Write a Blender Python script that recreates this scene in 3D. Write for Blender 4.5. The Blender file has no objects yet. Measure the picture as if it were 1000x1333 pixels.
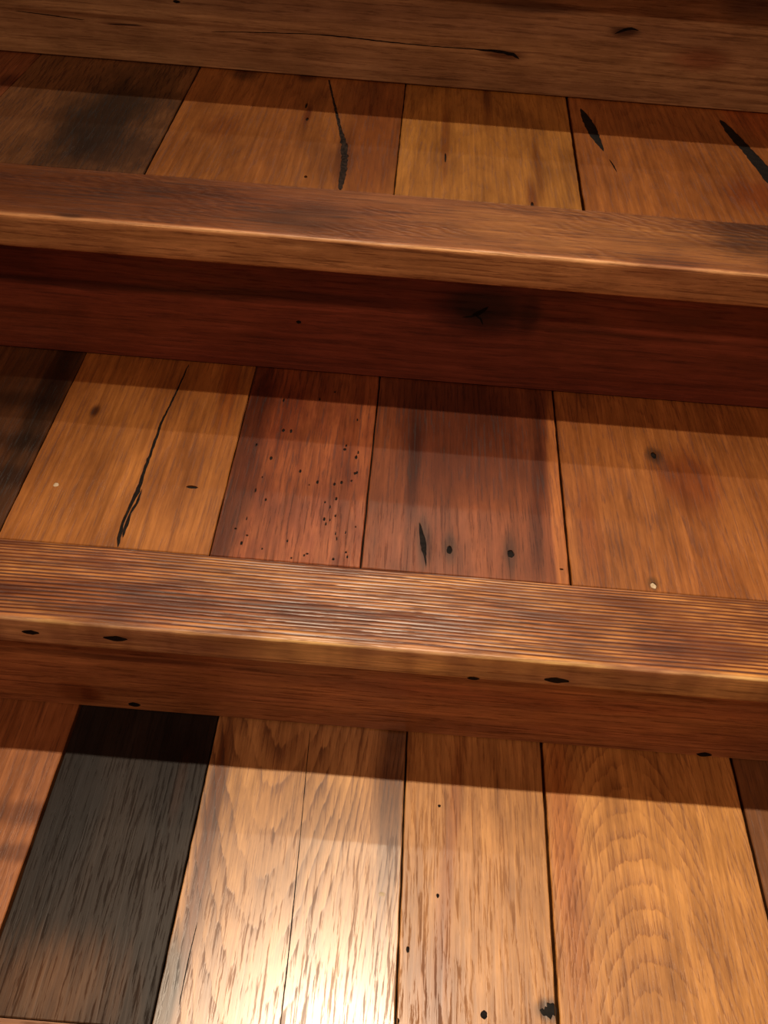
import bpy, bmesh, math, random
from mathutils import Vector, Matrix
from mathutils.geometry import delaunay_2d_cdt

scn = bpy.context.scene
col = scn.collection
R = math.radians

# ------------------------------------------------------------------ camera
F_PX = 1117.0                       # focal length in pixels of the 1000x1333 frame
THETA = math.atan(1165.0 / F_PX)    # downward pitch (from the vanishing point of the plank seams)
ROLL = math.atan(0.082)             # the steps run down to the right in the frame
cS, sS = math.cos(ROLL), math.sin(ROLL)
UPV = Vector((0, math.sin(THETA), math.cos(THETA)))
FWD = Vector((0, math.cos(THETA), -math.sin(THETA)))
XAX = Vector((1, 0, 0))
CAM_Z = 0.0                         # stair coordinates are measured from the eye point
camd = bpy.data.cameras.new('camera')
camd.sensor_fit = 'VERTICAL'
camd.sensor_height = 36.0
camd.lens = 36.0 * F_PX / 1333.0
camd.clip_start = 0.01
cam = bpy.data.objects.new('camera', camd)
col.objects.link(cam)
right = XAX * cS + UPV * sS
upc = UPV * cS - XAX * sS
m = Matrix((right, upc, -FWD)).transposed().to_4x4()
cam.matrix_world = m
scn.camera = cam

# ------------------------------------------------------------------ world, lamps, exposure
vs = scn.view_settings
vs.view_transform = 'Standard'
vs.look = 'None'
vs.gamma = 1.0
vs.use_curve_mapping = False
vs.exposure = 0.0
world = bpy.data.worlds.new('room_light')
scn.world = world
world.use_nodes = True
bg = world.node_tree.nodes['Background']
bg.inputs[0].default_value = (1.0, 0.46, 0.30, 1)
bg.inputs[1].default_value = 0.16

def spot(name, loc, target, watts, radius, cone, blend, color):
    d = bpy.data.lights.new(name, 'SPOT')
    d.energy = watts
    d.shadow_soft_size = radius
    d.spot_size = R(cone)
    d.spot_blend = blend
    d.color = color
    o = bpy.data.objects.new(name, d)
    col.objects.link(o)
    o.location = loc
    o.rotation_euler = (Vector(target) - Vector(loc)).to_track_quat('-Z', 'Y').to_euler()
    return o

WARM = (1.0, 0.80, 0.58)
LH = 3.0                             # height of the row of recessed stairwell lamps above the eye point
spot('downlight_near', (-0.05, 0.77, LH), (0.08, 0.08, -0.685), 540, 0.030, 24, 1.0, WARM)
spot('downlight_middle', (0.12, 1.99, LH), (0.12, 1.25, -0.36), 220, 0.035, 30, 1.0, WARM)
spot('downlight_far', (0.12, 3.4, LH), (0.1, 0.5, -0.52), 40, 0.05, 34, 1.0, WARM)
spot('lamp_behind', (0.40, -1.35, 2.55), (0.1, 0.85, -0.4), 96, 0.05, 75, 1.0, (1.0, 0.60, 0.38))

# ------------------------------------------------------------------ measuring helpers
def ray(px, py):
    dx, dy = px - 500.0, py - 666.5
    u = dx * cS + dy * sS
    v = -dx * sS + dy * cS
    return XAX * u + FWD * F_PX - UPV * v

def on_z(px, py, z):                 # point of a level surface
    d = ray(px, py)
    return d * (z / d.z)

def on_y(px, py, y):                 # point of an upright board
    d = ray(px, py)
    return d * (y / d.y)

RISE = 0.165
Z = {1: -0.52 + RISE, 2: -0.52, 3: -0.52 - RISE}     # level of the upper, middle and lower tread
YB = {1: on_z(500, 108, Z[1]).y, 2: on_z(500, 492, Z[2]).y, 3: on_z(500, 951, Z[3]).y}      # riser faces
YS = {1: on_z(500, 252.6, Z[1]).y, 2: on_z(500, 742, Z[2]).y}                                # seam to nosing board
YF = {1: on_z(500, 317.5, Z[1]).y, 2: on_z(500, 845, Z[2]).y}                                  # nosing fronts
YS[3] = on_z(0, 1324, Z[3]).y
YF[3] = YS[3] - 0.074
TH = {}
TH[1] = Z[1] - on_y(500, 361, YF[1]).z
TH[2] = Z[2] - on_y(500, 875, YF[2]).z
TH[3] = 0.034
print('YB', YB, 'YS', YS, 'YF', YF, 'TH', TH)
XL, XR = -0.95, 1.0                  # width of the stair

# ------------------------------------------------------------------ node helpers
class NT:
    def __init__(s, tree):
        s.t = tree
    def n(s, kind, **kw):
        nd = s.t.nodes.new(kind)
        for k, v in kw.items():
            setattr(nd, k, v)
        return nd
    def link(s, a, b):
        s.t.links.new(a, b)
    def put(s, sock, val):
        if hasattr(val, 'is_linked') or isinstance(val, bpy.types.NodeSocket):
            s.t.links.new(val, sock)
        else:
            sock.default_value = val
    def math(s, op, a, b=None, c=None, clamp=False):
        nd = s.n('ShaderNodeMath', operation=op, use_clamp=clamp)
        s.put(nd.inputs[0], a)
        if b is not None: s.put(nd.inputs[1], b)
        if c is not None: s.put(nd.inputs[2], c)
        return nd.outputs[0]
    def comb(s, x, y, z):
        nd = s.n('ShaderNodeCombineXYZ')
        s.put(nd.inputs[0], x); s.put(nd.inputs[1], y); s.put(nd.inputs[2], z)
        return nd.outputs[0]
    def noise(s, vec, detail=2.0, rough=0.5, w=None):
        nd = s.n('ShaderNodeTexNoise', noise_dimensions='3D')
        s.put(nd.inputs['Vector'], vec)
        nd.inputs['Scale'].default_value = 1.0
        nd.inputs['Detail'].default_value = detail
        nd.inputs['Roughness'].default_value = rough
        return nd.outputs['Fac']
    def mrange(s, val, a, b, lo=0.0, hi=1.0, smooth=True):
        nd = s.n('ShaderNodeMapRange', interpolation_type='SMOOTHSTEP' if smooth else 'LINEAR')
        s.put(nd.inputs[0], val)
        s.put(nd.inputs[1], a); s.put(nd.inputs[2], b); s.put(nd.inputs[3], lo); s.put(nd.inputs[4], hi)
        return nd.outputs[0]
    def mix(s, fac, a, b, mode='MIX'):
        nd = s.n('ShaderNodeMix', data_type='RGBA', blend_type=mode, clamp_factor=True)
        s.put(nd.inputs[0], fac); s.put(nd.inputs[6], a); s.put(nd.inputs[7], b)
        return nd.outputs[2]

def new_group(name, ins, outs):
    g = bpy.data.node_groups.new(name, 'ShaderNodeTree')
    for nm, tp, dv in ins:
        sk = g.interface.new_socket(name=nm, in_out='INPUT', socket_type=tp)
        if dv is not None: sk.default_value = dv
    for nm, tp in outs:
        g.interface.new_socket(name=nm, in_out='OUTPUT', socket_type=tp)
    t = NT(g)
    return g, t, t.n('NodeGroupInput').outputs, t.n('NodeGroupOutput').inputs

FL, CO, VE = 'NodeSocketFloat', 'NodeSocketColor', 'NodeSocketVector'

# oak grain: u runs across the board, v along it, both in metres
OAK_IN = [('Vec', VE, None), ('Light', CO, None), ('Dark', CO, None), ('Tint', CO, None),
          ('Ku', FL, 120.0), ('Kq', FL, 0.0), ('Kv', FL, 4.0), ('Kw', FL, 2.5), ('Uc', FL, 0.0),
          ('Ring', FL, 0.5), ('Pore', FL, 0.5), ('Patch', FL, 0.5), ('PatchU', FL, 14.0), ('PatchV', FL, 4.0),
          ('Seed', FL, 0.0), ('Sharp', FL, 1.8)]
def build_oak():
    g, t, i, o = new_group('oak_grain', OAK_IN, [('Color', CO), ('Height', FL), ('Pores', FL)])
    sp = t.n('ShaderNodeSeparateXYZ'); t.link(i['Vec'], sp.inputs[0])
    u, v, w, seed = sp.outputs[0], sp.outputs[1], sp.outputs[2], i['Seed']
    def uv(su, sv, k):
        return t.comb(t.math('MULTIPLY', u, su), t.math('MULTIPLY', v, sv), t.math('ADD', t.math('MULTIPLY', w, 8.0), t.math('ADD', seed, k)))
    n1 = t.math('SUBTRACT', t.noise(uv(20, 3.5, 0.0), 2.0), 0.5)
    n2 = t.math('SUBTRACT', t.noise(uv(160, 14, 3.7), 3.0, 0.62), 0.5)
    du = t.math('SUBTRACT', u, i['Uc'])
    ph = t.math('MULTIPLY', u, i['Ku'])
    ph = t.math('ADD', ph, t.math('MULTIPLY', t.math('MULTIPLY', du, du), i['Kq']))
    ph = t.math('ADD', ph, t.math('MULTIPLY', v, i['Kv']))
    ph = t.math('ADD', ph, t.math('MULTIPLY', n1, i['Kw']))
    ph = t.math('ADD', ph, t.math('MULTIPLY', n2, 0.8))
    fr = t.math('FRACT', ph)
    # each growth ring starts with a sharp dark porous edge and fades into pale late wood
    ring = t.math('MULTIPLY', t.mrange(fr, 0.0, 0.10), t.math('POWER', t.math('SUBTRACT', 1.0, fr), i['Sharp']))
    amp = t.mrange(t.noise(uv(60, 9, 9.1), 3.0), 0.30, 0.62)
    ring = t.math('MULTIPLY', ring, t.math('MULTIPLY_ADD', amp, 0.85, 0.15))
    # open pores: short dark dashes along the grain, denser in the early wood
    pn = t.noise(uv(480, 24, 1.3), 4.0, 0.7)
    pn2 = t.noise(uv(900, 55, 5.5), 2.0)
    pores = t.mrange(t.math('MULTIPLY_ADD', ring, 0.12, pn), 0.56, 0.64)
    fine = t.mrange(pn2, 0.46, 0.66)
    streak = t.noise(uv(260, 6.5, 7.7), 4.0, 0.65)
    c = t.mix(t.math('MULTIPLY', ring, i['Ring'], clamp=True), i['Light'], i['Dark'])
    pm = t.mrange(t.noise(uv(i['PatchU'], i['PatchV'], 12.2), 3.0, 0.55), 0.38, 0.66)
    c = t.mix(t.math('MULTIPLY', pm, i['Patch'], clamp=True), c, i['Tint'])
    sv = t.mrange(streak, 0.28, 0.72, 0.70, 1.28, smooth=False)
    mo = t.mrange(t.noise(uv(34, 11, 21.0), 5.0, 0.66), 0.30, 0.70, 0.66, 1.22, smooth=False)
    sv = t.math('MULTIPLY', sv, mo)
    sc = t.comb(sv, t.math('POWER', sv, 1.15), t.math('POWER', sv, 1.3))
    c = t.mix(1.0, c, sc, 'MULTIPLY')
    c = t.mix(t.math('MULTIPLY', pores, i['Pore'], clamp=True), c, t.mix(1.0, c, (0.42, 0.30, 0.22, 1), 'MULTIPLY'))
    c = t.mix(t.math('MULTIPLY', fine, t.math('MULTIPLY', i['Pore'], 0.45), clamp=True), c, t.mix(1.0, c, (0.55, 0.45, 0.38, 1), 'MULTIPLY'))
    h = t.math('SUBTRACT', t.math('MULTIPLY', streak, 0.6), t.math('MULTIPLY_ADD', pores, 0.45, t.math('MULTIPLY', ring, 0.25)))
    t.link(c, o['Color']); t.link(h, o['Height']); t.link(pores, o['Pores'])
    return g
OAK = build_oak()

# a stain of its own shape: multiplies the wood colour inside a soft, ragged ellipse
ST_IN = [('Color', CO, None), ('Vec', VE, None), ('Center', VE, None), ('Size', VE, None), ('Angle', FL, 0.0),
         ('Stain', CO, None), ('Amount', FL, 1.0), ('Soft', FL, 0.5), ('Ragged', FL, 0.5), ('NU', FL, 90.0), ('NV', FL, 18.0), ('Seed', FL, 0.0)]
def build_stain():
    g, t, i, o = new_group('stain', ST_IN, [('Color', CO), ('Fac', FL)])
    sub = t.n('ShaderNodeVectorMath', operation='SUBTRACT'); t.link(i['Vec'], sub.inputs[0]); t.link(i['Center'], sub.inputs[1])
    rot = t.n('ShaderNodeVectorRotate', rotation_type='Z_AXIS')
    t.link(sub.outputs[0], rot.inputs['Vector']); t.link(i['Angle'], rot.inputs['Angle'])
    dv = t.n('ShaderNodeVectorMath', operation='DIVIDE'); t.link(rot.outputs[0], dv.inputs[0]); t.link(i['Size'], dv.inputs[1])
    sp = t.n('ShaderNodeSeparateXYZ'); t.link(dv.outputs[0], sp.inputs[0])
    d = t.math('SQRT', t.math('ADD', t.math('POWER', t.math('ABSOLUTE', sp.outputs[0]), 2.0), t.math('POWER', t.math('ABSOLUTE', sp.outputs[1]), 2.0)))
    s2 = t.n('ShaderNodeSeparateXYZ'); t.link(i['Vec'], s2.inputs[0])
    n = t.noise(t.comb(t.math('MULTIPLY', s2.outputs[0], i['NU']), t.math('MULTIPLY', s2.outputs[1], i['NV']), i['Seed']), 4.0, 0.6)
    d = t.math('ADD', d, t.math('MULTIPLY', t.math('SUBTRACT', n, 0.5), t.math('MULTIPLY', i['Ragged'], 2.0)))
    f = t.mrange(d, t.math('SUBTRACT', 1.0, i['Soft']), t.math('ADD', 1.0, i['Soft']), 1.0, 0.0)
    f = t.math('MULTIPLY', f, i['Amount'], clamp=True)
    c = t.mix(f, i['Color'], t.mix(1.0, i['Color'], i['Stain'], 'MULTIPLY'))
    t.link(c, o['Color']); t.link(f, o['Fac'])
    return g
STAIN = build_stain()

def rgb(*c):
    return (c[0], c[1], c[2], 1.0)

def wood(name, light, dark, tint, axis='y', rough=0.36, bump=0.25, coat=0.0, stains=(), ridge=None, saw=0.0, spec=0.5, **kw):
    """axis: which local axis runs along the grain.  stains: dicts c=(u,v) s=(su,sv) a=angle k=colour factor."""
    m = bpy.data.materials.new(name)
    m.use_nodes = True
    t = NT(m.node_tree)
    bs = t.t.nodes['Principled BSDF']
    tc = t.n('ShaderNodeTexCoord')
    sp = t.n('ShaderNodeSeparateXYZ'); t.link(tc.outputs['Object'], sp.inputs[0])
    x, y, z = sp.outputs
    if axis == 'y':
        vec = t.comb(x, y, z)
    elif axis == 'xn':                 # nosing: unrolled over its front edge
        vec = t.comb(t.math('ADD', y, z), x, 0.0)
    else:                              # riser
        vec = t.comb(z, x, y)
    g = t.n('ShaderNodeGroup', node_tree=OAK)
    t.link(vec, g.inputs['Vec'])
    g.inputs['Light'].default_value = rgb(*light)
    g.inputs['Dark'].default_value = rgb(*dark)
    g.inputs['Tint'].default_value = rgb(*tint)
    for k, v in kw.items():
        g.inputs[k].default_value = v
    c = g.outputs['Color']
    h = g.outputs['Height']
    if ridge is not None:              # dirt settled in the weathered grooves, worn pale ridge tops
        at = t.n('ShaderNodeAttribute', attribute_name='ridge')
        rn = t.noise(t.comb(t.math('MULTIPLY', x, 14.0), t.math('MULTIPLY', y, 60.0), 4.0), 3.0, 0.6)
        keep = t.mrange(rn, 0.36, 0.62, 1.0, 0.25)
        f = t.math('MULTIPLY', t.mrange(at.outputs['Fac'], 0.25, 0.75), keep)
        c = t.mix(1.0, c, t.mix(f, rgb(*ridge[0]), rgb(*ridge[1])), 'MULTIPLY')
    if saw:                            # slanting marks left by the saw blade
        q = t.math('ADD', t.math('MULTIPLY', y, 105.0), t.math('MULTIPLY', x, 62.0))
        q = t.math('ADD', q, t.math('MULTIPLY', t.noise(t.comb(t.math('MULTIPLY', x, 30.0), t.math('MULTIPLY', y, 90.0), 2.0), 3.0), 3.0))
        sw = t.math('MULTIPLY_ADD', t.math('SINE', t.math('MULTIPLY', q, 6.28318)), 0.5, 0.5)
        sw = t.math('MULTIPLY', sw, t.mrange(t.noise(t.comb(t.math('MULTIPLY', x, 9.0), t.math('MULTIPLY', y, 20.0), 6.0), 2.0), 0.4, 0.6))
        sw = t.math('MULTIPLY', sw, t.mrange(y, 0.002, 0.006))
        h = t.math('MULTIPLY_ADD', sw, saw * 1.5, h)
        c = t.mix(t.math('MULTIPLY', sw, saw), c, t.mix(1.0, c, (.62, .5, .46, 1), 'MULTIPLY'))
    for q, s in enumerate(stains):
        sg = t.n('ShaderNodeGroup', node_tree=STAIN)
        t.link(c, sg.inputs['Color']); t.link(vec, sg.inputs['Vec'])
        sg.inputs['Center'].default_value = (s['c'][0], s['c'][1], 0)
        sg.inputs['Size'].default_value = (s['s'][0], s['s'][1], 1000.0)
        sg.inputs['Angle'].default_value = s.get('a', 0.0)
        sg.inputs['Stain'].default_value = rgb(*s['k'])
        sg.inputs['Amount'].default_value = s.get('amt', 1.0)
        sg.inputs['Soft'].default_value = s.get('soft', 0.5)
        sg.inputs['Ragged'].default_value = s.get('rag', 0.5)
        sg.inputs['NU'].default_value = s.get('nu', 90.0)
        sg.inputs['NV'].default_value = s.get('nv', 18.0)
        sg.inputs['Seed'].default_value = q * 3.1 + kw.get('Seed', 0.0)
        c = sg.outputs['Color']
    t.link(c, bs.inputs['Base Color'])
    rr = t.math('MULTIPLY_ADD', g.outputs['Pores'], 0.26, rough)
    t.link(rr, bs.inputs['Roughness'])
    bs.inputs['Specular IOR Level'].default_value = spec
    if coat:
        bs.inputs['Coat Weight'].default_value = coat
        bs.inputs['Coat Roughness'].default_value = 0.25
    bp = t.n('ShaderNodeBump')
    bp.inputs['Strength'].default_value = bump
    bp.inputs['Distance'].default_value = 0.0006
    t.link(h, bp.inputs['Height'])
    t.link(bp.outputs[0], bs.inputs['Normal'])
    return m

def plain(name, c1, c2, scale, rough):
    m = bpy.data.materials.new(name)
    m.use_nodes = True
    t = NT(m.node_tree)
    bs = t.t.nodes['Principled BSDF']
    tc = t.n('ShaderNodeTexCoord')
    nz = t.n('ShaderNodeTexNoise'); t.link(tc.outputs['Object'], nz.inputs['Vector'])
    nz.inputs['Scale'].default_value = scale
    nz.inputs['Detail'].default_value = 4
    t.link(t.mix(t.mrange(nz.outputs['Fac'], 0.35, 0.65), rgb(*c1), rgb(*c2)), bs.inputs['Base Color'])
    bs.inputs['Roughness'].default_value = rough
    bs.inputs['Specular IOR Level'].default_value = 0.2
    return m

M_FILL = plain('dark_filler', (0.004, 0.003, 0.003), (0.012, 0.009, 0.008), 260, 0.85)
M_FILLG = plain('grey_filler', (0.006, 0.004, 0.004), (0.04, 0.026, 0.02), 330, 0.8)
M_FILLS = plain('slate_filler', (0.003, 0.003, 0.003), (0.010, 0.009, 0.008), 160, 0.7)
M_PALE = plain('pale_grit', (0.45, 0.36, 0.24), (0.6, 0.5, 0.36), 300, 0.6)
M_SUB = plain('subfloor_dirt', (0.006, 0.004, 0.003), (0.02, 0.012, 0.008), 60, 0.9)

# ------------------------------------------------------------------ mesh helpers
def link(name, me, mat, parent=None, loc=(0, 0, 0)):
    o = bpy.data.objects.new(name, me)
    col.objects.link(o)
    if mat is not None and not me.materials: me.materials.append(mat)
    o.parent = parent
    o.location = loc
    return o

def empty(name, loc, label, cat, group=None):
    o = bpy.data.objects.new(name, None)
    col.objects.link(o)
    o.location = loc
    o.empty_display_size = 0.05
    o['label'] = label; o['category'] = cat
    if group: o['group'] = group
    return o

def tag(o, label, cat, group=None):
    o['label'] = label; o['category'] = cat
    if group: o['group'] = group

def inside(p, poly):
    x, y = p; c = False
    n = len(poly)
    for i in range(n):
        x0, y0 = poly[i]; x1, y1 = poly[(i + 1) % n]
        if (y0 > y) != (y1 > y) and x < (x1 - x0) * (y - y0) / (y1 - y0) + x0:
            c = not c
    return c

def ccw(p):
    a = sum(p[i][0] * p[(i + 1) % len(p)][1] - p[(i + 1) % len(p)][0] * p[i][1] for i in range(len(p)))
    return p if a > 0 else p[::-1]

def offset(poly, d):
    n = len(poly); out = []
    for i in range(n):
        a, b, c = Vector(poly[i - 1]), Vector(poly[i]), Vector(poly[(i + 1) % n])
        e0, e1 = (b - a).normalized(), (c - b).normalized()
        nn = Vector((-e0.y - e1.y, e0.x + e1.x))
        if nn.length < 1e-6: nn = Vector((-e0.y, e0.x))
        nn.normalize()
        k = max(0.5, nn.dot(Vector((-e0.y, e0.x))))
        p = b + nn * (d / k)
        out.append((p.x, p.y))
    return out

def slab(name, outline, thick, holes, chamfer=0.0007, hole_depth=0.004):
    """A board lying in its local XY plane with its upper face at 0, chamfered edges and cut-out cracks and holes."""
    outline = ccw(outline)
    inner = offset(outline, chamfer)
    hs = [ccw(h) for h in holes]
    pts, edges = [], []
    for loop in [inner] + hs:
        b = len(pts)
        pts += [Vector(p) for p in loop]
        edges += [(b + k, b + (k + 1) % len(loop)) for k in range(len(loop))]
    r = delaunay_2d_cdt(pts, edges, [], 0, 1e-6)
    V = [(p.x, p.y, 0.0) for p in r[0]]
    Fc = []
    for f in r[2]:
        cx = sum(V[k][0] for k in f) / len(f); cy = sum(V[k][1] for k in f) / len(f)
        if not inside((cx, cy), inner): continue
        if any(inside((cx, cy), h) for h in hs): continue
        a = (Vector(V[f[1]]) - Vector(V[f[0]])).cross(Vector(V[f[2]]) - Vector(V[f[0]]))
        Fc.append(tuple(f) if a.z > 0 else tuple(reversed(f)))
    n = len(outline)
    b0 = len(V); V += [(p[0], p[1], 0.0) for p in inner]
    b1 = len(V); V += [(p[0], p[1], -chamfer) for p in outline]
    b2 = len(V); V += [(p[0], p[1], -thick) for p in outline]
    for k in range(n):
        j = (k + 1) % n
        Fc.append((b0 + k, b1 + k, b1 + j, b0 + j))
        Fc.append((b1 + k, b2 + k, b2 + j, b1 + j))
    Fc.append(tuple(b2 + k for k in reversed(range(n))))
    for h in hs:
        q = len(h)
        t0 = len(V); V += [(p[0], p[1], 0.0) for p in h]
        t1 = len(V); V += [(p[0], p[1], -hole_depth) for p in h]
        for k in range(q):
            j = (k + 1) % q
            Fc.append((t0 + k, t0 + j, t1 + j, t1 + k))
        Fc.append(tuple(t1 + k for k in range(q)))
    me = bpy.data.meshes.new(name)
    me.from_pydata(V, [], Fc)
    me.update()
    return me

def plug(name, poly, z0, z1, dome=0.0):
    poly = offset(ccw(poly), 0.00005)
    n = len(poly)
    V = [(p[0], p[1], z0) for p in poly] + [(p[0], p[1], z1) for p in poly]
    Fc = [(k, (k + 1) % n, n + (k + 1) % n, n + k) for k in range(n)]
    r = delaunay_2d_cdt([Vector(p) for p in poly], [(k, (k + 1) % n) for k in range(n)], [], 1, 1e-7) if n > 8 else None
    b = len(V)
    ring = offset(poly, 0.00025)
    V += [(p[0], p[1], z1 - 0.0002) for p in ring]
    Fc = [(k, (k + 1) % n, n + (k + 1) % n, n + k) for k in range(n)]
    c = len(V)
    tri = delaunay_2d_cdt([Vector((p[0], p[1])) for p in poly], [(k, (k + 1) % n) for k in range(n)], [], 0, 1e-7)
    V = V[:2 * n]
    base = len(V)
    V += [(p.x, p.y, z1) for p in tri[0]]
    for f in tri[2]:
        cx = sum(tri[0][k].x for k in f) / len(f); cy = sum(tri[0][k].y for k in f) / len(f)
        if inside((cx, cy), poly):
            Fc.append(tuple(base + k for k in f))
    Fc.append(tuple(reversed(range(n))))
    me = bpy.data.meshes.new(name)
    me.from_pydata(V, [], Fc)
    me.update()
    return me

def path_poly(path, rnd, jag=0.18):
    """A crack: widened centre line with ragged sides.  path = [(x, y, width)]"""
    pts = []
    for a, b in zip(path[:-1], path[1:]):
        n = max(2, int(math.hypot(b[0] - a[0], b[1] - a[1]) / 0.004))
        for k in range(n):
            s = k / n
            pts.append([a[q] + (b[q] - a[q]) * s for q in range(3)])
    pts.append(list(path[-1]))
    L, Rr = [], []
    for k, p in enumerate(pts):
        a = pts[max(0, k - 1)]; b = pts[min(len(pts) - 1, k + 1)]
        d = Vector((b[0] - a[0], b[1] - a[1])).normalized()
        nrm = Vector((-d.y, d.x))
        w = max(0.00035, p[2]) / 2
        wob = rnd.uniform(-jag, jag) * w
        e = 0.25 if k in (0, len(pts) - 1) else 1.0
        l = Vector(p[:2]) + nrm * (w * e * rnd.uniform(1 - jag, 1 + jag) + wob)
        r_ = Vector(p[:2]) - nrm * (w * e * rnd.uniform(1 - jag, 1 + jag) - wob)
        L.append((l.x, l.y)); Rr.append((r_.x, r_.y))
    return L + Rr[::-1]

def blob_poly(c, ru, rv, rnd, n=12, jag=0.15):
    return [(c[0] + math.cos(6.28318 * k / n) * ru * rnd.uniform(1 - jag, 1 + jag),
             c[1] + math.sin(6.28318 * k / n) * rv * rnd.uniform(1 - jag, 1 + jag)) for k in range(n)]

# ------------------------------------------------------------------ planks
def seam_x(T, a, b, y):
    """world x of the seam through photo points a, b at depth y of tread T"""
    p, q = on_z(a[0], a[1], Z[T]), on_z(b[0], b[1], Z[T])
    return p.x + (q.x - p.x) * (y - p.y) / (q.y - p.y)

PLANK_T = 0.019
def plank(tread, T, L, Rr, mat_fn, gaps=(0.0006, 0.0006), cracks=(), holes=(), seed=0, dz=0.0, label=None):
    """L, Rr: pairs of world x at the back and at the front of the plank.  Photo features are mapped onto the tread's plane."""
    rnd = random.Random(seed * 17 + T)
    yb, ysm = YB[T] + 0.015, YS[T] + 0.0004
    xl0, xl1, xr0, xr1 = L[0] + gaps[0], L[1] + gaps[0], Rr[0] - gaps[1], Rr[1] - gaps[1]
    cx, cy = (xl0 + xl1 + xr0 + xr1) / 4, (yb + ysm) / 2
    n = 26
    out = []
    for k in range(n + 1):
        s = k / n
        j = rnd.uniform(-1, 1) * 0.00025 if 0 < k < n else 0
        out.append((xl0 + (xl1 - xl0) * s + j - cx, yb + (ysm - yb) * s - cy))
    for k in range(n + 1):
        s = 1 - k / n
        j = rnd.uniform(-1, 1) * 0.00025 if 0 < k < n else 0
        out.append((xr0 + (xr1 - xr0) * s + j - cx, yb + (ysm - yb) * s - cy))
    zz = Z[T] + dz
    def loc(px, py):
        p = on_z(px, py, Z[T]); return (p.x - cx, p.y - cy)
    def scale(px, py):
        a = on_z(px, py, Z[T]); b = on_z(px + 1, py, Z[T]); c = on_z(px, py + 1, Z[T])
        return (b - a).length, (c - a).length
    polys = []
    for cr in cracks:
        path = []
        for (px, py, w) in cr['p']:
            q = loc(px, py); path.append((q[0], q[1], w * scale(px, py)[0]))
        polys.append((path_poly(path, rnd, cr.get('jag', 0.2)), cr.get('name', 'crack'), cr.get('m', M_FILL), cr.get('d', 0.0008)))
    for h in holes:
        px, py, ru, rv = h['p']
        s = scale(px, py)
        polys.append((blob_poly(loc(px, py), ru * s[0], rv * s[1], rnd, 16, .12), h.get('name', 'nail_hole'), h.get('m', M_FILL), h.get('d', 0.0012)))
    me = slab('plank', out, PLANK_T, [p[0] for p in polys])
    def S(px, py, rx, ry, k, **kw):        # a stain given where the photo shows it
        s = scale(px, py)
        d = dict(c=loc(px, py), s=(rx * s[0], ry * s[1]), k=k)
        if 'dirn' in kw:                    # long axis along this photo segment
            (ax, ay), (bx, by) = kw.pop('dirn')
            p, q = loc(ax, ay), loc(bx, by)
            d['a'] = math.atan2(q[0] - p[0], q[1] - p[1])
        d.update(kw)
        return d
    o = link('plank', me, mat_fn(S, loc), tread, (cx - tread.location.x, cy - tread.location.y, zz - tread.location.z))
    if label: o['label'] = label
    for k, (pl, nm, mt, dp) in enumerate(polys):
        link(nm, plug(nm, pl, -0.0038, -dp), mt, o)
    return o

def box(x0, x1, y0, y1, z0, z1):
    V = [(x, y, z) for z in (z0, z1) for y in (y0, y1) for x in (x0, x1)]
    Fc = [(0, 2, 3, 1), (4, 5, 7, 6), (0, 1, 5, 4), (1, 3, 7, 5), (3, 2, 6, 7), (2, 0, 4, 6)]
    me = bpy.data.meshes.new('board')
    me.from_pydata(V, [], Fc)
    me.update()
    return me

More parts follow.
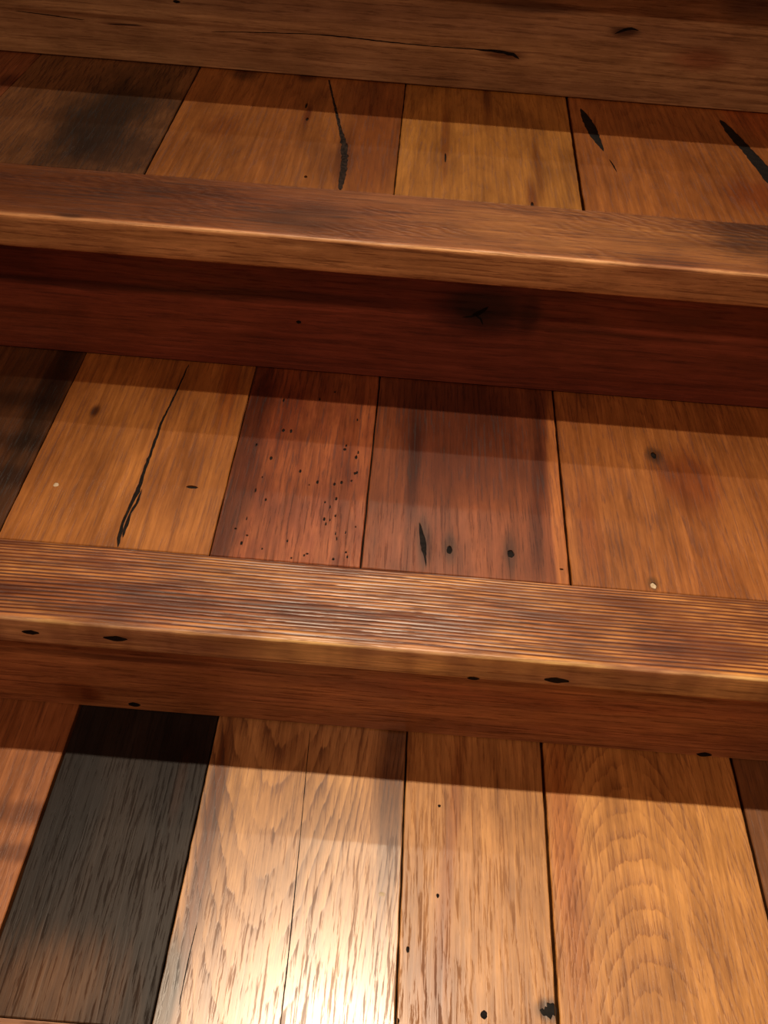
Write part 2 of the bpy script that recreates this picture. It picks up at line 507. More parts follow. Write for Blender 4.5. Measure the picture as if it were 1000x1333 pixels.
# ------------------------------------------------------------------ nosing boards
def nosing_mesh(width, thick, ridged, seed, amp=0.0004, nx=260):
    """Board along X; local y runs from 0 (worn front) to width, upper face at z = 0."""
    rnd = random.Random(seed)
    prof = []                                   # (y, z, on_top)
    r = 0.0026
    prof.append((width, -thick, 0)); prof.append((0.0015, -thick, 0)); prof.append((0.0, -thick + 0.0015, 0))
    for k in range(1, 7): prof.append((0.0, -thick + 0.0015 + (thick - 0.0015 - r) * k / 6, 0))
    for k in range(1, 7):
        a = math.pi / 2 * k / 6
        prof.append((r - r * math.cos(a), -r + r * math.sin(a), 0))
    ny = 150 if ridged else 24
    for k in range(1, ny + 1): prof.append((r + (width - r) * k / ny, 0.0, 1))
    # uneven ridge spacing
    pos = [0.0]
    while pos[-1] < width + 0.01: pos.append(pos[-1] + rnd.uniform(0.0024, 0.0042))
    V, RG = [], []
    ph = [rnd.uniform(0, 6.28) for _ in range(8)]
    for i in range(nx + 1):
        x = XL + (XR - XL) * i / nx
        dyw = 0.0007 * math.sin(x * 9 + ph[0]) + 0.0004 * math.sin(x * 27 + ph[1])
        ed = 0.0005 * math.sin(x * 17 + ph[2]) + 0.0004 * math.sin(x * 41 + ph[3]) + 0.0002 * math.sin(x * 120 + ph[4])
        for (y, z, top) in prof:
            rg = 0.5
            zz, yy = z, y
            if ridged and top:
                yq = y + dyw
                k = 0
                while k < len(pos) - 2 and pos[k + 1] < yq: k += 1
                s = (yq - pos[k]) / (pos[k + 1] - pos[k])
                s = min(1, max(0, s))
                rg = 0.5 - 0.5 * math.cos(2 * math.pi * s)
                rg = rg ** 0.8
                fade = min(1.0, (y - r) / 0.003)
                a = amp * (0.7 + 0.3 * math.sin(x * 23 + k * 2.1) )
                zz = z - a * fade * (1 - rg)
                rg = rg * fade + 0.7 * (1 - fade)
            if y < 0.006 and z > -0.008:
                zz += -abs(ed) * 0.7 * max(0.0, 1 - y / 0.006)
                yy += abs(ed) * 0.5 * max(0.0, 1 - y / 0.006)
            V.append((x, yy, zz)); RG.append(rg)
    m_ = len(prof)
    Fc = []
    for i in range(nx):
        for k in range(m_ - 1):
            a = i * m_ + k
            Fc.append((a, a + 1, a + m_ + 1, a + m_))
    Fc.append(tuple(range(m_)))
    Fc.append(tuple(reversed([nx * m_ + k for k in range(m_)])))
    for i in range(nx):
        a = i * m_
        Fc.append((a + m_ - 1, a, a + m_, a + 2 * m_ - 1))
    me = bpy.data.meshes.new('nosing_board')
    me.from_pydata(V, [], Fc)
    me.update()
    at = me.attributes.new('ridge', 'FLOAT', 'POINT')
    at.data.foreach_set('value', RG)
    bm = bmesh.new(); bm.from_mesh(me)
    bmesh.ops.recalc_face_normals(bm, faces=bm.faces)
    bm.to_mesh(me); bm.free()
    for p in me.polygons: p.use_smooth = True
    me.set_sharp_from_angle(angle=R(50))
    return me

def front_hole(parent, T, px, py, ru, rv, rnd, name='nail_hole', y=None, ploc=(0, 0, 0), mat=None):
    """old nail hole in an upright face: a shallow dark lens let into the wood"""
    yy = YF[T] if y is None else y
    p = on_y(px, py, yy)
    s = (on_y(px + 1, py, yy) - p).length
    sv = (on_y(px, py + 1, yy) - p).length
    n = 14
    V, Fc = [], []
    for k in range(n):
        a = 6.28318 * k / n
        cx, cz = math.cos(a), math.sin(a)
        V.append((cx * abs(cx) ** 0.3 * ru * s * rnd.uniform(.9, 1.1), -0.0003, cz * abs(cz) ** 0.5 * rv * sv * rnd.uniform(.85, 1.15) - 0.082 * 0.0 * cx))
    V.append((0, -0.00015, 0))
    b = len(V)
    V += [(v[0], 0.003, v[2]) for v in V[:n]]
    for k in range(n):
        j = (k + 1) % n
        Fc.append((k, j, n))
        Fc.append((k, b + k, b + j, j))
    Fc.append(tuple(b + k for k in range(n)))
    me = bpy.data.meshes.new(name)
    me.from_pydata(V, [], Fc)
    me.update()
    return link(name, me, mat or M_FILL, parent, (p.x - ploc[0], yy - ploc[1], p.z - ploc[2]))

def front_path(parent, pts, y, ploc, rnd, name='crack', mat=None):
    """a crack in an upright face, traced as (px, py, width)"""
    path = []
    for (px, py, w) in pts:
        p = on_y(px, py, y)
        path.append((p.x, p.z, w * (on_y(px, py + 1, y) - p).length))
    poly = ccw(path_poly(path, rnd, .25))
    n = len(poly)
    tri = delaunay_2d_cdt([Vector(q) for q in poly], [(k, (k + 1) % n) for k in range(n)], [], 0, 1e-7)
    cx, cz = path[0][0], path[0][1]
    V = [(q.x - cx, -0.0002, q.y - cz) for q in tri[0]]
    Fc = [tuple(f) for f in tri[2] if inside((sum(tri[0][k].x for k in f) / len(f), sum(tri[0][k].y for k in f) / len(f)), poly)]
    b = len(V)
    V += [(q[0] - cx, -0.0002, q[1] - cz) for q in poly] + [(q[0] - cx, 0.003, q[1] - cz) for q in poly]
    for k in range(n):
        j = (k + 1) % n
        Fc.append((b + k, b + j, b + n + j, b + n + k))
    me = bpy.data.meshes.new(name)
    me.from_pydata(V, [], Fc)
    me.update()
    return link(name, me, mat or M_FILL, parent, (cx - ploc[0], y - ploc[1], cz - ploc[2]))

# ------------------------------------------------------------------ treads
LBL = {1: 'upper stair tread with smooth brown nosing and a honey plank split by a black crack',
       2: 'middle stair tread with deeply ridged nosing board and red wormholed planks',
       3: 'lower stair tread of pale glossy oak planks beside one charcoal grey plank'}
TREAD = {}
for T in (1, 2, 3):
    TREAD[T] = empty('stair_tread', (0, YF[T], Z[T] - 0.045), LBL[T], 'stair tread')
    tl = TREAD[T].location
    sub = box(XL, XR, YS[T] + 0.002, YB[T] + 0.02, -0.04, -PLANK_T - 0.0005)
    o = link('subfloor_board', sub, M_SUB, TREAD[T], (0, -tl.y, Z[T] - tl.z))

for T in (1, 2, 3):
    tl = TREAD[T].location
    link('leak_blocker', box(XL, XR, YB[T] + 0.0202, YB[T] + 0.036, -0.04, 0.05), M_SUB, TREAD[T], (0, -tl.y, Z[T] - tl.z))  # unseen strip added to stop background light leaking through the riser gap

HONEY = dict(light=(.42, .185, .052), dark=(.26, .095, .026), tint=(.34, .13, .036))

# --- lower tread -----------------------------------------------------------
def sx(T, a, b):
    return (seam_x(T, a, b, YB[T] + 0.015), seam_x(T, a, b, YS[T]))
s3 = [sx(3, (103, 922), (0, 1215)), sx(3, (283, 940), (197, 1333)), sx(3, (530, 955), (515, 1333)),
      sx(3, (705, 968), (727, 1333)), sx(3, (953, 992), (1000, 1190))]

def mat_a(S, loc):
    return wood('oak_red_brown', (.36, .14, .05), (.20, .07, .028), (.27, .10, .038), Ku=90, Kw=3, Kv=8, Seed=1.0, stains=[
        S(40, 1060, 70, 14, (.55, .5, .5), soft=.6), S(25, 1110, 40, 12, (.5, .45, .45), soft=.6)])
def mat_b(S, loc):
    return wood('charcoal_oak', (.026, .018, .014), (.011, .009, .009), (.012, .011, .012), Ku=210, Kw=3, Kv=6, Seed=2.0, Ring=.4, Pore=.7, Patch=.8, rough=.46, bump=.30, spec=.22, stains=[
        S(60, 1300, 90, 70, (5.0, 3.6, 2.2), soft=.7, rag=.8, nu=160, nv=12),
        S(230, 1010, 34, 80, (.4, .36, .38), soft=.6),
        S(235, 1020, 8, 40, (2.0, 1.3, .8), soft=.6, rag=.7)])
def mat_c(S, loc):
    uc = loc(345, 1200)[0]
    return wood('pale_cathedral_oak', (.52, .28, .105), (.19, .078, .027), (.43, .20, .07), Ku=25, Kq=1300, Kv=-26, Kw=2.2, Uc=uc, Seed=3.3, Ring=1.0, Pore=.62, Patch=.4, rough=.29, bump=.12, spec=.75, coat=.25, stains=[
        S(266, 1110, 13, 200, (.36, .24, .18), dirn=((283, 950), (215, 1300)), soft=.5, rag=.6, nu=220, nv=14),
        S(218, 1290, 16, 70, (.2, .2, .22), dirn=((283, 950), (215, 1300)), soft=.5, rag=.6),
        S(512, 1000, 17, 170, (.42, .35, .3), dirn=((530, 955), (515, 1333)), soft=.5, rag=.5)])
def mat_d(S, loc):
    return wood('golden_straight_oak', (.50, .245, .075), (.33, .14, .042), (.43, .20, .062), Ku=105, Kw=4.0, Kv=9, Seed=4.1, Ring=.75, Pore=.5, Patch=.5, rough=.34, stains=[
        S(585, 1120, 10, 200, (.72, .58, .5), dirn=((590, 990), (560, 1300)), soft=.7, rag=.6),
        S(560, 1290, 40, 60, (.75, .66, .6), soft=.7),
        S(712, 1315, 16, 14, (.25, .24, .24), soft=.5, rag=.6)])
def mat_e(S, loc):
    uc = loc(835, 1150)[0]
    return wood('golden_arched_oak', (.56, .27, .075), (.32, .125, .034), (.46, .205, .055), Kq=1500, Ku=0, Kv=50, Kw=1.6, Uc=uc, Seed=5.6, Ring=.6, Pore=.5, Patch=.3, rough=.36, stains=[
        S(735, 1100, 20, 200, (.72, .56, .46), dirn=((715, 980), (745, 1300)), soft=.6, rag=.5)])
def mat_f(S, loc):
    return wood('red_brown_edge_oak', (.20, .085, .032), (.11, .045, .018), (.14, .055, .022), Ku=120, Kw=3, Kv=8, Seed=6.3)

t3 = TREAD[3]
W = 0.15
plank(t3, 3, (s3[0][0] - .16, s3[0][1] - .16), s3[0], mat_a, (0.0006, .0012), seed=1)
plank(t3, 3, s3[0], s3[1], mat_b, (.0012, .0006), seed=2, label='charcoal grey weathered plank')
plank(t3, 3, s3[1], s3[2], mat_c, (.0005, .0007), seed=3,
      cracks=[dict(p=[(404, 950, .8), (398, 1010, 1.0), (391, 1090, 1.0), (383, 1170, 1.4), (376, 1240, 1.6), (368, 1310, 1.6), (364, 1345, 1.2)], d=.0005),
              dict(p=[(257, 1200, .8), (245, 1250, 1.6), (233, 1310, 1.2)], d=.0005)],
      holes=[dict(p=(497, 1164, 4, 3), m=M_PALE, name='paint_speck', d=.0001)])
plank(t3, 3, s3[2], s3[3], mat_d, (.0007, .0012), seed=4,
      holes=[dict(p=(630, 1321, 4.5, 6)), dict(p=(570, 1166, 2, 3)), dict(p=(531, 1236, 2.2, 4.5)), dict(p=(516, 1329, 4, 5)), dict(p=(572, 1049, 2, 2))],
      cracks=[dict(p=[(703, 1314, 3), (708, 1317, 8), (714, 1317, 14), (720, 1314, 17), (725, 1313, 14)], m=M_FILLS, name='knot', jag=.3)])
plank(t3, 3, s3[3], s3[4], mat_e, (.0012, .0012), seed=5)
plank(t3, 3, s3[4], (s3[4][0] + .16, s3[4][1] + .16), mat_f, (.0012, .0006), seed=6)

# --- middle tread ----------------------------------------------------------
s2 = [sx(2, (112, 460), (0, 690)), sx(2, (333, 480), (273, 720)), sx(2, (495, 492), (470, 737)), sx(2, (720, 512), (743, 757))]
def mat_g(S, loc):
    return wood('brown_black_oak', (.16, .062, .022), (.075, .03, .013), (.06, .028, .014), Ku=120, Kw=3, Kv=6, Seed=7.7, Patch=.6, stains=[
        S(62, 520, 20, 130, (.22, .25, .3), dirn=((100, 470), (10, 660)), soft=.7, rag=.5),
        S(30, 520, 60, 10, (.5, .5, .5), soft=.7), S(30, 575, 60, 10, (.5, .5, .5), soft=.7), S(20, 620, 60, 12, (.5, .45, .45), soft=.7)])
def mat_h(S, loc):
    return wood('orange_split_oak', (.37, .145, .034), (.27, .092, .022), (.31, .11, .026), Ku=130, Kw=2.5, Kv=5, Seed=8.2, Ring=.5, Pore=.45, stains=[
        S(300, 500, 12, 60, (.75, .6, .5), dirn=((310, 480), (270, 700)), soft=.7, rag=.6),
        S(200, 690, 30, 30, (1.15, 1.2, 1.25), soft=.7),
        S(123, 535, 6, 7, (.25, .2, .2), soft=.6)])
def mat_i(S, loc):
    return wood('red_wormholed_oak', (.30, .088, .028), (.18, .045, .018), (.20, .05, .019), Ku=150, Kw=3, Kv=6, Seed=9.4, Ring=.35, Pore=.7, Patch=.8, PatchU=70.0, PatchV=22.0, rough=.36, bump=.35, stains=[
        S(316, 600, 20, 190, (.36, .3, .3), dirn=((345, 490), (285, 715)), soft=.6, rag=.7),
        S(360, 520, 40, 50, (.75, .62, .6), soft=.7, rag=.6),
        S(455, 600, 8, 160, (.7, .62, .6), dirn=((480, 495), (455, 735)), soft=.7, rag=.6),
        S(400, 690, 70, 40, (1.15, 1.2, 1.35), soft=.8, rag=.5)])  # last patch: lamp sheen painted in as a lighter, pinker front
def mat_j(S, loc):
    return wood('dark_red_oak', (.22, .064, .021), (.13, .034, .013), (.165, .044, .016), Ku=170, Kw=3, Kv=5, Seed=10.8, Ring=.4, Pore=.6, Patch=.6, stains=[
        S(600, 560, 100, 85, (.55, .46, .46), soft=.5, rag=.6, nu=40, nv=14),
        S(538, 620, 9, 95, (.45, .38, .4), dirn=((545, 520), (525, 740)), soft=.7, rag=.7),
        S(700, 640, 9, 120, (.55, .46, .44), dirn=((712, 520), (705, 755)), soft=.5, rag=.4),
        S(730, 665, 12, 170, (2.3, 2.9, 2.4), dirn=((716, 520), (737, 755)), soft=.3, rag=.2),
        S(530, 690, 14, 40, (1.3, 1.35, 1.3), soft=.6),
        S(551, 708, 10, 34, (.35, .4, .5), soft=.6, rag=.5),
        S(585, 712, 8, 20, (.4, .45, .5), soft=.6), S(664, 718, 9, 26, (.4, .4, .42), soft=.6)])
def mat_k(S, loc):
    return wood('orange_brown_oak', (.36, .135, .034), (.24, .078, .02), (.27, .088, .022), Ku=60, Kq=500, Kw=4, Kv=12, Uc=loc(880, 640)[0], Seed=11.6, Ring=.5, Pore=.55, Patch=.6, stains=[
        S(980, 505, 60, 18, (.4, .35, .35), soft=.6, rag=.5),
        S(895, 625, 40, 35, (.72, .55, .5), soft=.6, rag=.4),
        S(770, 700, 14, 60, (.7, .58, .55), soft=.7, rag=.5),
        S(975, 700, 30, 70, (1.2, 1.3, 1.3), soft=.7, rag=.4),
        S(851, 592, 9, 9, (.4, .42, .45), soft=.5), S(851, 760, 8, 8, (.5, .55, .55), soft=.5)])
t2 = TREAD[2]
plank(t2, 2, (s2[0][0] - .17, s2[0][1] - .17), s2[0], mat_g, (.0006, .0004), seed=11)
plank(t2, 2, s2[0], s2[1], mat_h, (.0004, .0004), seed=12,
      cracks=[dict(p=[(246, 474, 1.5), (243, 480, 1.8), (230, 510, 2.5), (210, 550, 3.0), (198, 585, 4), (187, 615, 4), (179, 640, 6), (168, 662, 4), (160, 680, 4), (156, 695, 5), (153, 712, 4)]),
              dict(p=[(185, 637, 1.5), (178, 655, 4), (170, 668, 3), (164, 684, 5), (160, 700, 2)])],
      holes=[dict(p=(250, 634, 8, 2)), dict(p=(73, 631, 3.5, 2.5), m=M_PALE, name='paint_speck', d=.0001)], label='orange oak plank split by a dark crack')
rw = random.Random(5)
worm = []
for k in range(46):
    yy = 500 + 228 * rw.random() ** 0.55
    x0 = 333 - (yy - 480) * .25 + 16; x1 = 495 - (yy - 492) * .1 - 12
    xx = x0 + (x1 - x0) * rw.random()
    worm.append(dict(p=(round(xx, 1), round(yy, 1), rw.uniform(.9, 2.0), rw.uniform(1.0, 2.6)), name='wormhole', d=.0009))
plank(t2, 2, s2[1], s2[2], mat_i, (.0004, .0009), seed=13, holes=worm, label='red oak plank pitted with wormholes')
plank(t2, 2, s2[2], s2[3], mat_j, (.0004, .0009), seed=14,
      cracks=[dict(p=[(546, 680, 1.5), (549, 695, 5), (551, 708, 8), (552, 716, 7), (553, 724, 3), (555, 738, 1.2)], name='nail_hole', d=.001)],
      holes=[dict(p=(585, 716, 3.6, 5.5)), dict(p=(665, 721, 4.5, 5)), dict(p=(731, 741, 2.5, 1.2))])
plank(t2, 2, s2[3], (s2[3][0] + .245, s2[3][1] + .245), mat_k, (.0009, .0006), seed=15,
      holes=[dict(p=(851, 593, 3.5, 4)), dict(p=(851, 762, 4, 4), m=M_PALE)])

# --- upper tread -----------------------------------------------------------
s1 = [sx(1, (52, 72), (0, 125)), sx(1, (258, 92), (190, 222)), sx(1, (528, 112), (513, 252)), sx(1, (738, 128), (760, 272))]
def mat_l(S, loc):
    return wood('red_corner_oak', (.24, .08, .03), (.12, .04, .018), (.18, .05, .022), Ku=130, Kw=3, Kv=6, Seed=12.9, stains=[S(12, 105, 14, 8, (.45, .3, .3), soft=.6)])
def mat_m(S, loc):
    return wood('blackened_oak', (.22, .10, .036), (.12, .05, .018), (.15, .066, .026), Ku=190, Kw=3, Kv=30, Seed=13.5, Ring=.6, Pore=.7, rough=.42, bump=.6, stains=[
        S(140, 150, 66, 62, (.14, .15, .17), dirn=((190, 95), (90, 205)), soft=.7, rag=.6, nu=60, nv=20),
        S(150, 195, 70, 22, (.42, .4, .38), soft=.6, rag=.8, nu=70, nv=50)])
def mat_n(S, loc):
    return wood('honey_cracked_oak', (.34, .132, .030), (.26, .088, .021), (.30, .105, .025), Ku=30, Kq=900, Kw=5, Kv=20, Uc=loc(410, 180)[0], Seed=14.2, Ring=.45, Pore=.35, stains=[
        S(290, 165, 26, 14, (.72, .62, .55), soft=.7, rag=.5),
        S(490, 170, 40, 90, (.74, .60, .52), soft=.5, rag=.4),
        S(318, 96, 18, 8, (.3, .25, .25), soft=.6), S(400, 100, 12, 6, (.35, .3, .3), soft=.6),
        S(448, 200, 12, 30, (.6, .55, .55), soft=.6), S(400, 150, 5, 12, (.5, .35, .3), soft=.6, rag=.6)])
def mat_o(S, loc):
    return wood('yellow_flecked_oak', (.43, .19, .036), (.31, .115, .024), (.37, .15, .03), Ku=40, Kq=1800, Kw=2, Kv=26, Uc=loc(635, 200)[0], Seed=15.1, Ring=.28, Pore=.35, Patch=.4, stains=[
        S(634, 130, 6, 30, (.5, .4, .35), soft=.6, rag=.6), S(580, 180, 5, 50, (.65, .52, .45), soft=.6, rag=.6),
        S(694, 258, 7, 22, (.45, .32, .25), soft=.7, rag=.5), S(700, 215, 5, 40, (.6, .5, .4), soft=.7, rag=.6),
        S(530, 200, 10, 40, (1.2, 1.25, 1.3), dirn=((545, 170), (518, 240)), soft=.5, rag=.5)])
def mat_p(S, loc):
    return wood('golden_brown_oak', (.37, .135, .030), (.26, .085, .02), (.31, .105, .024), Ku=30, Kq=900, Kw=4, Kv=18, Uc=loc(870, 200)[0], Seed=16.6, Ring=.5, Pore=.35, stains=[
        S(985, 255, 40, 20, (.7, .5, .4), soft=.6), S(980, 150, 40, 30, (1.0, .72, .65), soft=.6)])
t1 = TREAD[1]
plank(t1, 1, (s1[0][0] - .16, s1[0][1] - .16), s1[0], mat_l, (.0006, .0004), seed=21)
plank(t1, 1, s1[0], s1[1], mat_m, (.0004, .0008), seed=22, label='blackened weathered oak plank')
plank(t1, 1, s1[1], s1[2], mat_n, (.0008, .0005), seed=23,
      cracks=[dict(p=[(428, 103, 2.2), (433, 125, 2.6), (438, 146, 3.5), (443, 168, 4.5), (448, 188, 8), (449, 203, 8), (447, 222, 8), (444, 238, 8), (443, 248, 4)], m=M_FILLG, d=.0006)],
      holes=[dict(p=(400, 155, 1.8, 2.2)), dict(p=(398, 230, 2.2, 1.8)), dict(p=(399, 137, 1.5, 4))], label='honey oak plank split by a long crack')
plank(t1, 1, s1[2], s1[3], mat_o, (.0005, .0013), seed=24, holes=[dict(p=(693, 266, 1.8, 3)), dict(p=(580, 205, 1.2, 6), name='crack')])
plank(t1, 1, s1[3], (s1[3][0] + .36, s1[3][1] + .36), mat_p, (.0013, .0006), seed=25,
      cracks=[dict(p=[(756, 141, 2), (762, 152, 11), (769, 165, 14), (775, 178, 12), (781, 188, 7), (786, 197, 2)], m=M_FILLS, name='knot', d=.0003, jag=.07),
              dict(p=[(793, 207, 1.2), (798, 214, 2.2), (803, 224, 1.2)]),
              dict(p=[(938, 156, 5), (950, 170, 12), (962, 184, 15), (975, 198, 15), (988, 213, 18), (1003, 232, 20), (1020, 252, 18), (1030, 264, 8)], m=M_FILLS, name='knot', d=.0003, jag=.07)])

# planks that carry the treads on past the frame
def generic(k):
    pal = [((.36, .14, .042), (.24, .085, .025), (.30, .11, .032)), ((.43, .19, .055), (.28, .105, .03), (.36, .145, .042)), ((.24, .085, .03), (.13, .045, .018), (.18, .06, .022))]
    a, b, c = pal[k % 3]
    return wood('oak_plank_side', a, b, c, Ku=110, Kw=3, Kv=6, Seed=30.0 + k)
GEN = [generic(k) for k in range(3)]
rg_ = random.Random(9)
for T, first, last in ((1, s1[0], s1[3]), (2, s2[0], s2[3]), (3, s3[0], s3[4])):
    lw = {1: .16, 2: .17, 3: .16}[T]; rw_ = {1: .36, 2: .245, 3: .16}[T]
    x0, x1 = first[0] - lw, first[1] - lw
    k = T
    while x0 > XL + 0.03:
        w = rg_.uniform(.11, .17)
        if min(x0, x1) - w < XL + 0.05: nx0 = nx1 = XL
        else: nx0, nx1 = x0 - w, x1 - w
        plank(TREAD[T], T, (nx0, nx1), (x0, x1), lambda S, loc, k=k: GEN[k % 3], seed=40 + k); k += 1
        x0, x1 = nx0, nx1
    x0, x1 = last[0] + rw_, last[1] + rw_
    while x0 < XR - 0.03:
        w = rg_.uniform(.11, .17)
        if max(x0, x1) + w > XR - 0.05: nx0 = nx1 = XR
        else: nx0, nx1 = x0 + w, x1 + w
        plank(TREAD[T], T, (x0, x1), (nx0, nx1), lambda S, loc, k=k: GEN[k % 3], seed=60 + k); k += 1
        x0, x1 = nx0, nx1

# --- nosing boards ---------------------------------------------------------
def nstain(T):
    def S(px, py, rx, ry, k, face='top', **kw):
        if face == 'top':
            p = on_z(px, py, Z[T]); a = on_z(px + 1, py, Z[T]); b = on_z(px, py + 1, Z[T])
            c = (p.y - YF[T], p.x)
        else:
            p = on_y(px, py, YF[T]); a = on_y(px + 1, py, YF[T]); b = on_y(px, py + 1, YF[T])
            c = (p.z - Z[T], p.x)
        d = dict(c=c, s=(ry * (b - p).length, rx * (a - p).length), k=k, nu=60, nv=20)
        d.update(kw)
        return d
    return S
S1, S2, S3 = nstain(1), nstain(2), nstain(3)
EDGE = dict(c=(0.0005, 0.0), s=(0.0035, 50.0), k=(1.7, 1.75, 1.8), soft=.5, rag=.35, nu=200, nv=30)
nm1 = wood('brown_nosing_oak', (.30, .115, .038), (.185, .062, .022), (.23, .078, .028), axis='xn', Ku=170, Kw=3, Kv=3, Seed=20.0, Ring=.5, Pore=.6, Patch=.6, PatchU=40, PatchV=6, rough=.42, bump=.4, saw=.7, stains=[
    S1(120, 245, 220, 26, (.62, .55, .52), soft=.7, rag=.4), S1(400, 285, 70, 16, (.6, .62, .68), soft=.7, rag=.4),
    S1(330, 270, 160, 22, (.78, .68, .64), soft=.7, rag=.5),
    S1(800, 305, 220, 26, (1.35, 1.55, 1.35), soft=.7, rag=.5), S1(985, 305, 60, 30, (.45, .42, .42), soft=.6, rag=.5), S1(870, 345, 50, 10, (.6, .5, .5), soft=.7),
    dict(c=(-0.018, 0.0), s=(0.019, 50.0), k=(2.3, 3.6, 4.8), soft=.15, rag=.05),  # paler sawn front, brightened in colour in place of stronger frontal light
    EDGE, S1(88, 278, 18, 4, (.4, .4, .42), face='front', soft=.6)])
nm2 = wood('ridged_nosing_oak', (.40, .165, .045), (.27, .10, .03), (.25, .085, .034), axis='xn', Ku=250, Kw=2, Kv=3, Seed=21.0, Ring=.4, Pore=.5, Patch=.75, PatchU=26, PatchV=9, rough=.36, bump=.3,
           ridge=((.38, .26, .27), (1.5, 1.65, 1.6)), stains=[
    S2(190, 780, 300, 22, (.55, .42, .45), soft=.4, rag=.5), S2(730, 820, 60, 20, (.7, .58, .55), soft=.7, rag=.6), S2(860, 830, 40, 24, (.6, .5, .5), soft=.7, rag=.6),
    S2(810, 790, 40, 20, (.65, .55, .5), soft=.7, rag=.6),
    dict(c=(-0.018, 0.0), s=(0.019, 50.0), k=(2.2, 3.5, 5.4), soft=.15, rag=.05),  # front face of pale wood, with missing frontal light added to its colour
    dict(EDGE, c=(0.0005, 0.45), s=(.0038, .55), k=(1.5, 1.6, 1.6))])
nm3 = wood('lower_nosing_oak', (.30, .13, .045), (.18, .07, .026), (.22, .085, .03), axis='xn', Ku=200, Kw=3, Kv=3, Seed=22.0, rough=.4)
NOSE = {}
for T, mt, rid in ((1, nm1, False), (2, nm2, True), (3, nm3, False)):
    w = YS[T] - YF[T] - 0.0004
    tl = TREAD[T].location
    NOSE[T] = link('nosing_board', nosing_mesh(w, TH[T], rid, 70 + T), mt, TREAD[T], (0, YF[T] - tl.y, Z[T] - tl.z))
NOSE[2]['label'] = 'nosing board with weathered parallel ridges'
rh = random.Random(3)
for (px, py, ru, rv) in ((40, 823, 11, 2.6), (150, 831, 15, 3.0), (616, 883, 8, 2.0), (725, 885.5, 17, 3.2)):
    front_hole(NOSE[2], 2, px, py, ru, rv, rh, ploc=(0, YF[2], Z[2]))

# --- risers ----------------------------------------------------------------
def rstain(T):
    y = YB[T]
    def S(px, py, rx, ry, k, **kw):
        p = on_y(px, py, y); a = on_y(px + 1, py, y); b = on_y(px, py + 1, y)
        d = dict(c=(p.z - Z[T], p.x), s=(ry * (b - p).length, rx * (a - p).length), k=k, nu=60, nv=14)
        d.update(kw)
        return d
    return S
A1, A2, A3 = rstain(1), rstain(2), rstain(3)
rm1 = wood('brown_riser_oak', (.50, .31, .15), (.32, .185, .09), (.37, .205, .105), axis='xr', Ku=120, Kw=3, Kv=2, Seed=24.0, Ring=.5, Pore=.5, Patch=.5, PatchU=30, PatchV=3, rough=.45, stains=[
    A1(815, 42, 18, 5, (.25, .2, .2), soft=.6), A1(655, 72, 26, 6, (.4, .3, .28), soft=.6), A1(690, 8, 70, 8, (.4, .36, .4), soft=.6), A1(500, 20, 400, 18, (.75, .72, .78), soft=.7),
    A1(120, 20, 160, 3, (.6, .5, .45), soft=.6), A1(160, 32, 30, 1.5, (.5, .4, .4), soft=.6), A1(910, 78, 30, 12, (.8, .6, .55), soft=.7), A1(980, 10, 40, 18, (.5, .5, .6), soft=.6)])
rm2 = wood('dark_red_riser_oak', (.25, .062, .034), (.15, .036, .02), (.175, .042, .023), axis='xr', Ku=110, Kw=4, Kv=2, Seed=25.0, Ring=.55, Pore=.4, Patch=.5, PatchU=30, PatchV=3, rough=.42, stains=[
    A2(628, 405, 70, 34, (.5, .45, .48), soft=.3, rag=.25), A2(630, 402, 44, 24, (.35, .38, .42), soft=.35, rag=.3), A2(622, 408, 20, 8, (.4, .4, .42), soft=.6), A2(630, 380, 40, 4, (1.5, 1.3, 1.3), soft=.5),
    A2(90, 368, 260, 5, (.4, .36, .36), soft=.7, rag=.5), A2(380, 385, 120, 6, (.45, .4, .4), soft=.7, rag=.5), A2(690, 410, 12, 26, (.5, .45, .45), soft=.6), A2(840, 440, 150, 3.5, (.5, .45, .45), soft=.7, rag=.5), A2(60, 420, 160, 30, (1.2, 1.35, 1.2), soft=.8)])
rm3 = wood('warm_riser_oak', (.48, .21, .082), (.29, .11, .047), (.34, .13, .058), axis='xr', Ku=130, Kw=3, Kv=2, Seed=26.0, Ring=.5, Pore=.6, Patch=.6, PatchU=50, PatchV=5, rough=.42, bump=.4, stains=[
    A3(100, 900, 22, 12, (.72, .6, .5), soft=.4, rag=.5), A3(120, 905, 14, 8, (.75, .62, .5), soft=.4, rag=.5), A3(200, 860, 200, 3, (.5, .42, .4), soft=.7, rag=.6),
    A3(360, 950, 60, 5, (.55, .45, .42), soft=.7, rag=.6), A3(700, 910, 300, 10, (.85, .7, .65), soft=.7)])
RL = {1: 'brown oak riser board behind the upper tread, with thin streaks',
      2: 'dark red oak riser board with a large black knot',
      3: 'warm brown oak riser board under the ridged nosing, with small nail holes'}
RM = {1: rm1, 2: rm2, 3: rm3}
RIS = {}
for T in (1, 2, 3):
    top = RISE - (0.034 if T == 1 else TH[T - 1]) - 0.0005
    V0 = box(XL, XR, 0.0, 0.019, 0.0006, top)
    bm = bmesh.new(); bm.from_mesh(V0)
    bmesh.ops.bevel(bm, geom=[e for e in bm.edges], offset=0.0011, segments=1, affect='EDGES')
    bm.to_mesh(V0); bm.free()
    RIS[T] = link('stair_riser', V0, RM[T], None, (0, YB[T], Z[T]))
    tag(RIS[T], RL[T], 'stair riser')
for (px, py, ru, rv) in ((175, 917, 8, 2.8), (917, 982, 10, 2.8)):
    front_hole(RIS[3], 3, px, py, ru, rv, rh, y=YB[3], ploc=(0, YB[3], Z[3]))
front_hole(RIS[2], 2, 389, 419, 3.5, 2.0, rh, y=YB[2], ploc=(0, YB[2], Z[2]))
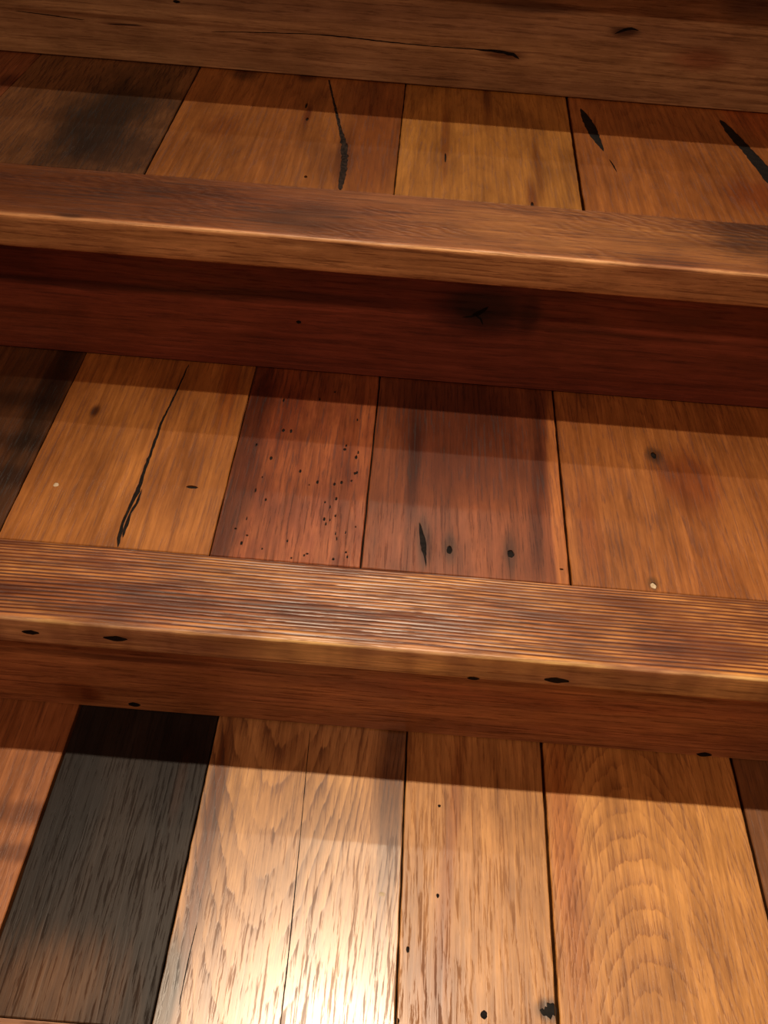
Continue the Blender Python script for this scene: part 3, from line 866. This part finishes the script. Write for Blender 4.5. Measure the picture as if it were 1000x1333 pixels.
front_hole(RIS[1], 1, 230, 2, 5, 2.0, rh, y=YB[1], ploc=(0, YB[1], Z[1]))

P1, P2 = (0, YB[1], Z[1]), (0, YB[2], Z[2])
front_path(RIS[1], [(275, 41, .5), (330, 42, 1.0), (400, 44, .9), (450, 48, 1.4), (500, 54, 1.4), (560, 60, .9), (618, 64, 1.2), (650, 67, 3.5), (668, 71, 4.5), (676, 77, 2.0)], YB[1], P1, rh)
front_path(RIS[1], [(20, 14, .5), (60, 19, 1.2), (110, 26, .5)], YB[1], P1, rh)
front_path(RIS[1], [(140, 31, .5), (165, 32, 1.2), (185, 33, .5)], YB[1], P1, rh)
front_path(RIS[1], [(800, 44, .8), (812, 39, 3.5), (822, 37, 3.0), (832, 40, .8)], YB[1], P1, rh, name='knot')
front_path(RIS[2], [(602, 413, .8), (614, 412, 2.6), (622, 408, 5.0), (630, 404, 5.0), (636, 399, .8)], YB[2], P2, rh, name='knot')
front_path(RIS[2], [(620, 410, 3), (626, 415, 3.0), (629, 423, .8)], YB[2], P2, rh, name='knot')

# the tread above the frame (its nosing shades the upper tread) and the landing below
yt = 0.951
top = empty('stair_tread', (0, yt, Z[1] + RISE - 0.034), 'topmost oak stair tread overhanging the brown riser', 'stair tread')
link('nosing_board', nosing_mesh(0.074, 0.034, False, 88), nm3, top, (0, 0, 0.034))
x = XL
k = 0
while x < XR - 0.02:
    w = min(0.16, XR - x)
    link('plank', slab('plank', [(0.0006, 0.0745), (w - .0006, .0745), (w - .0006, .34), (.0006, .34)], .019, []), GEN[k % 3], top, (x, 0, 0.034)); x += w; k += 1
yr = YF[3] + 0.03
lr = link('stair_riser', box(XL, XR, 0, .019, -RISE - 0.0, -TH[3] - .0005), rm1, None, (0, yr, Z[3]))
tag(lr, 'lowest oak riser board standing on the landing floor', 'stair riser')
fl = link('floor', box(XL, XR, -1.8, 1.9, -0.03, 0.0), GEN[0], None, (0, yr, Z[3] - RISE))
fl['kind'] = 'structure'

# plaster walls of the stairwell on either side, outside the frame
M_WALL = plain('warm_plaster', (.55, .47, .38), (.60, .52, .42), 30, 0.8)
for nm, x0, x1 in (('wall_left', XL - .12, XL - .003), ('wall_right', XR + .003, XR + .12)):
    w = link(nm, box(x0, x1, -1.6, 2.2, Z[3] - RISE, 2.6), M_WALL)
    w['kind'] = 'structure'
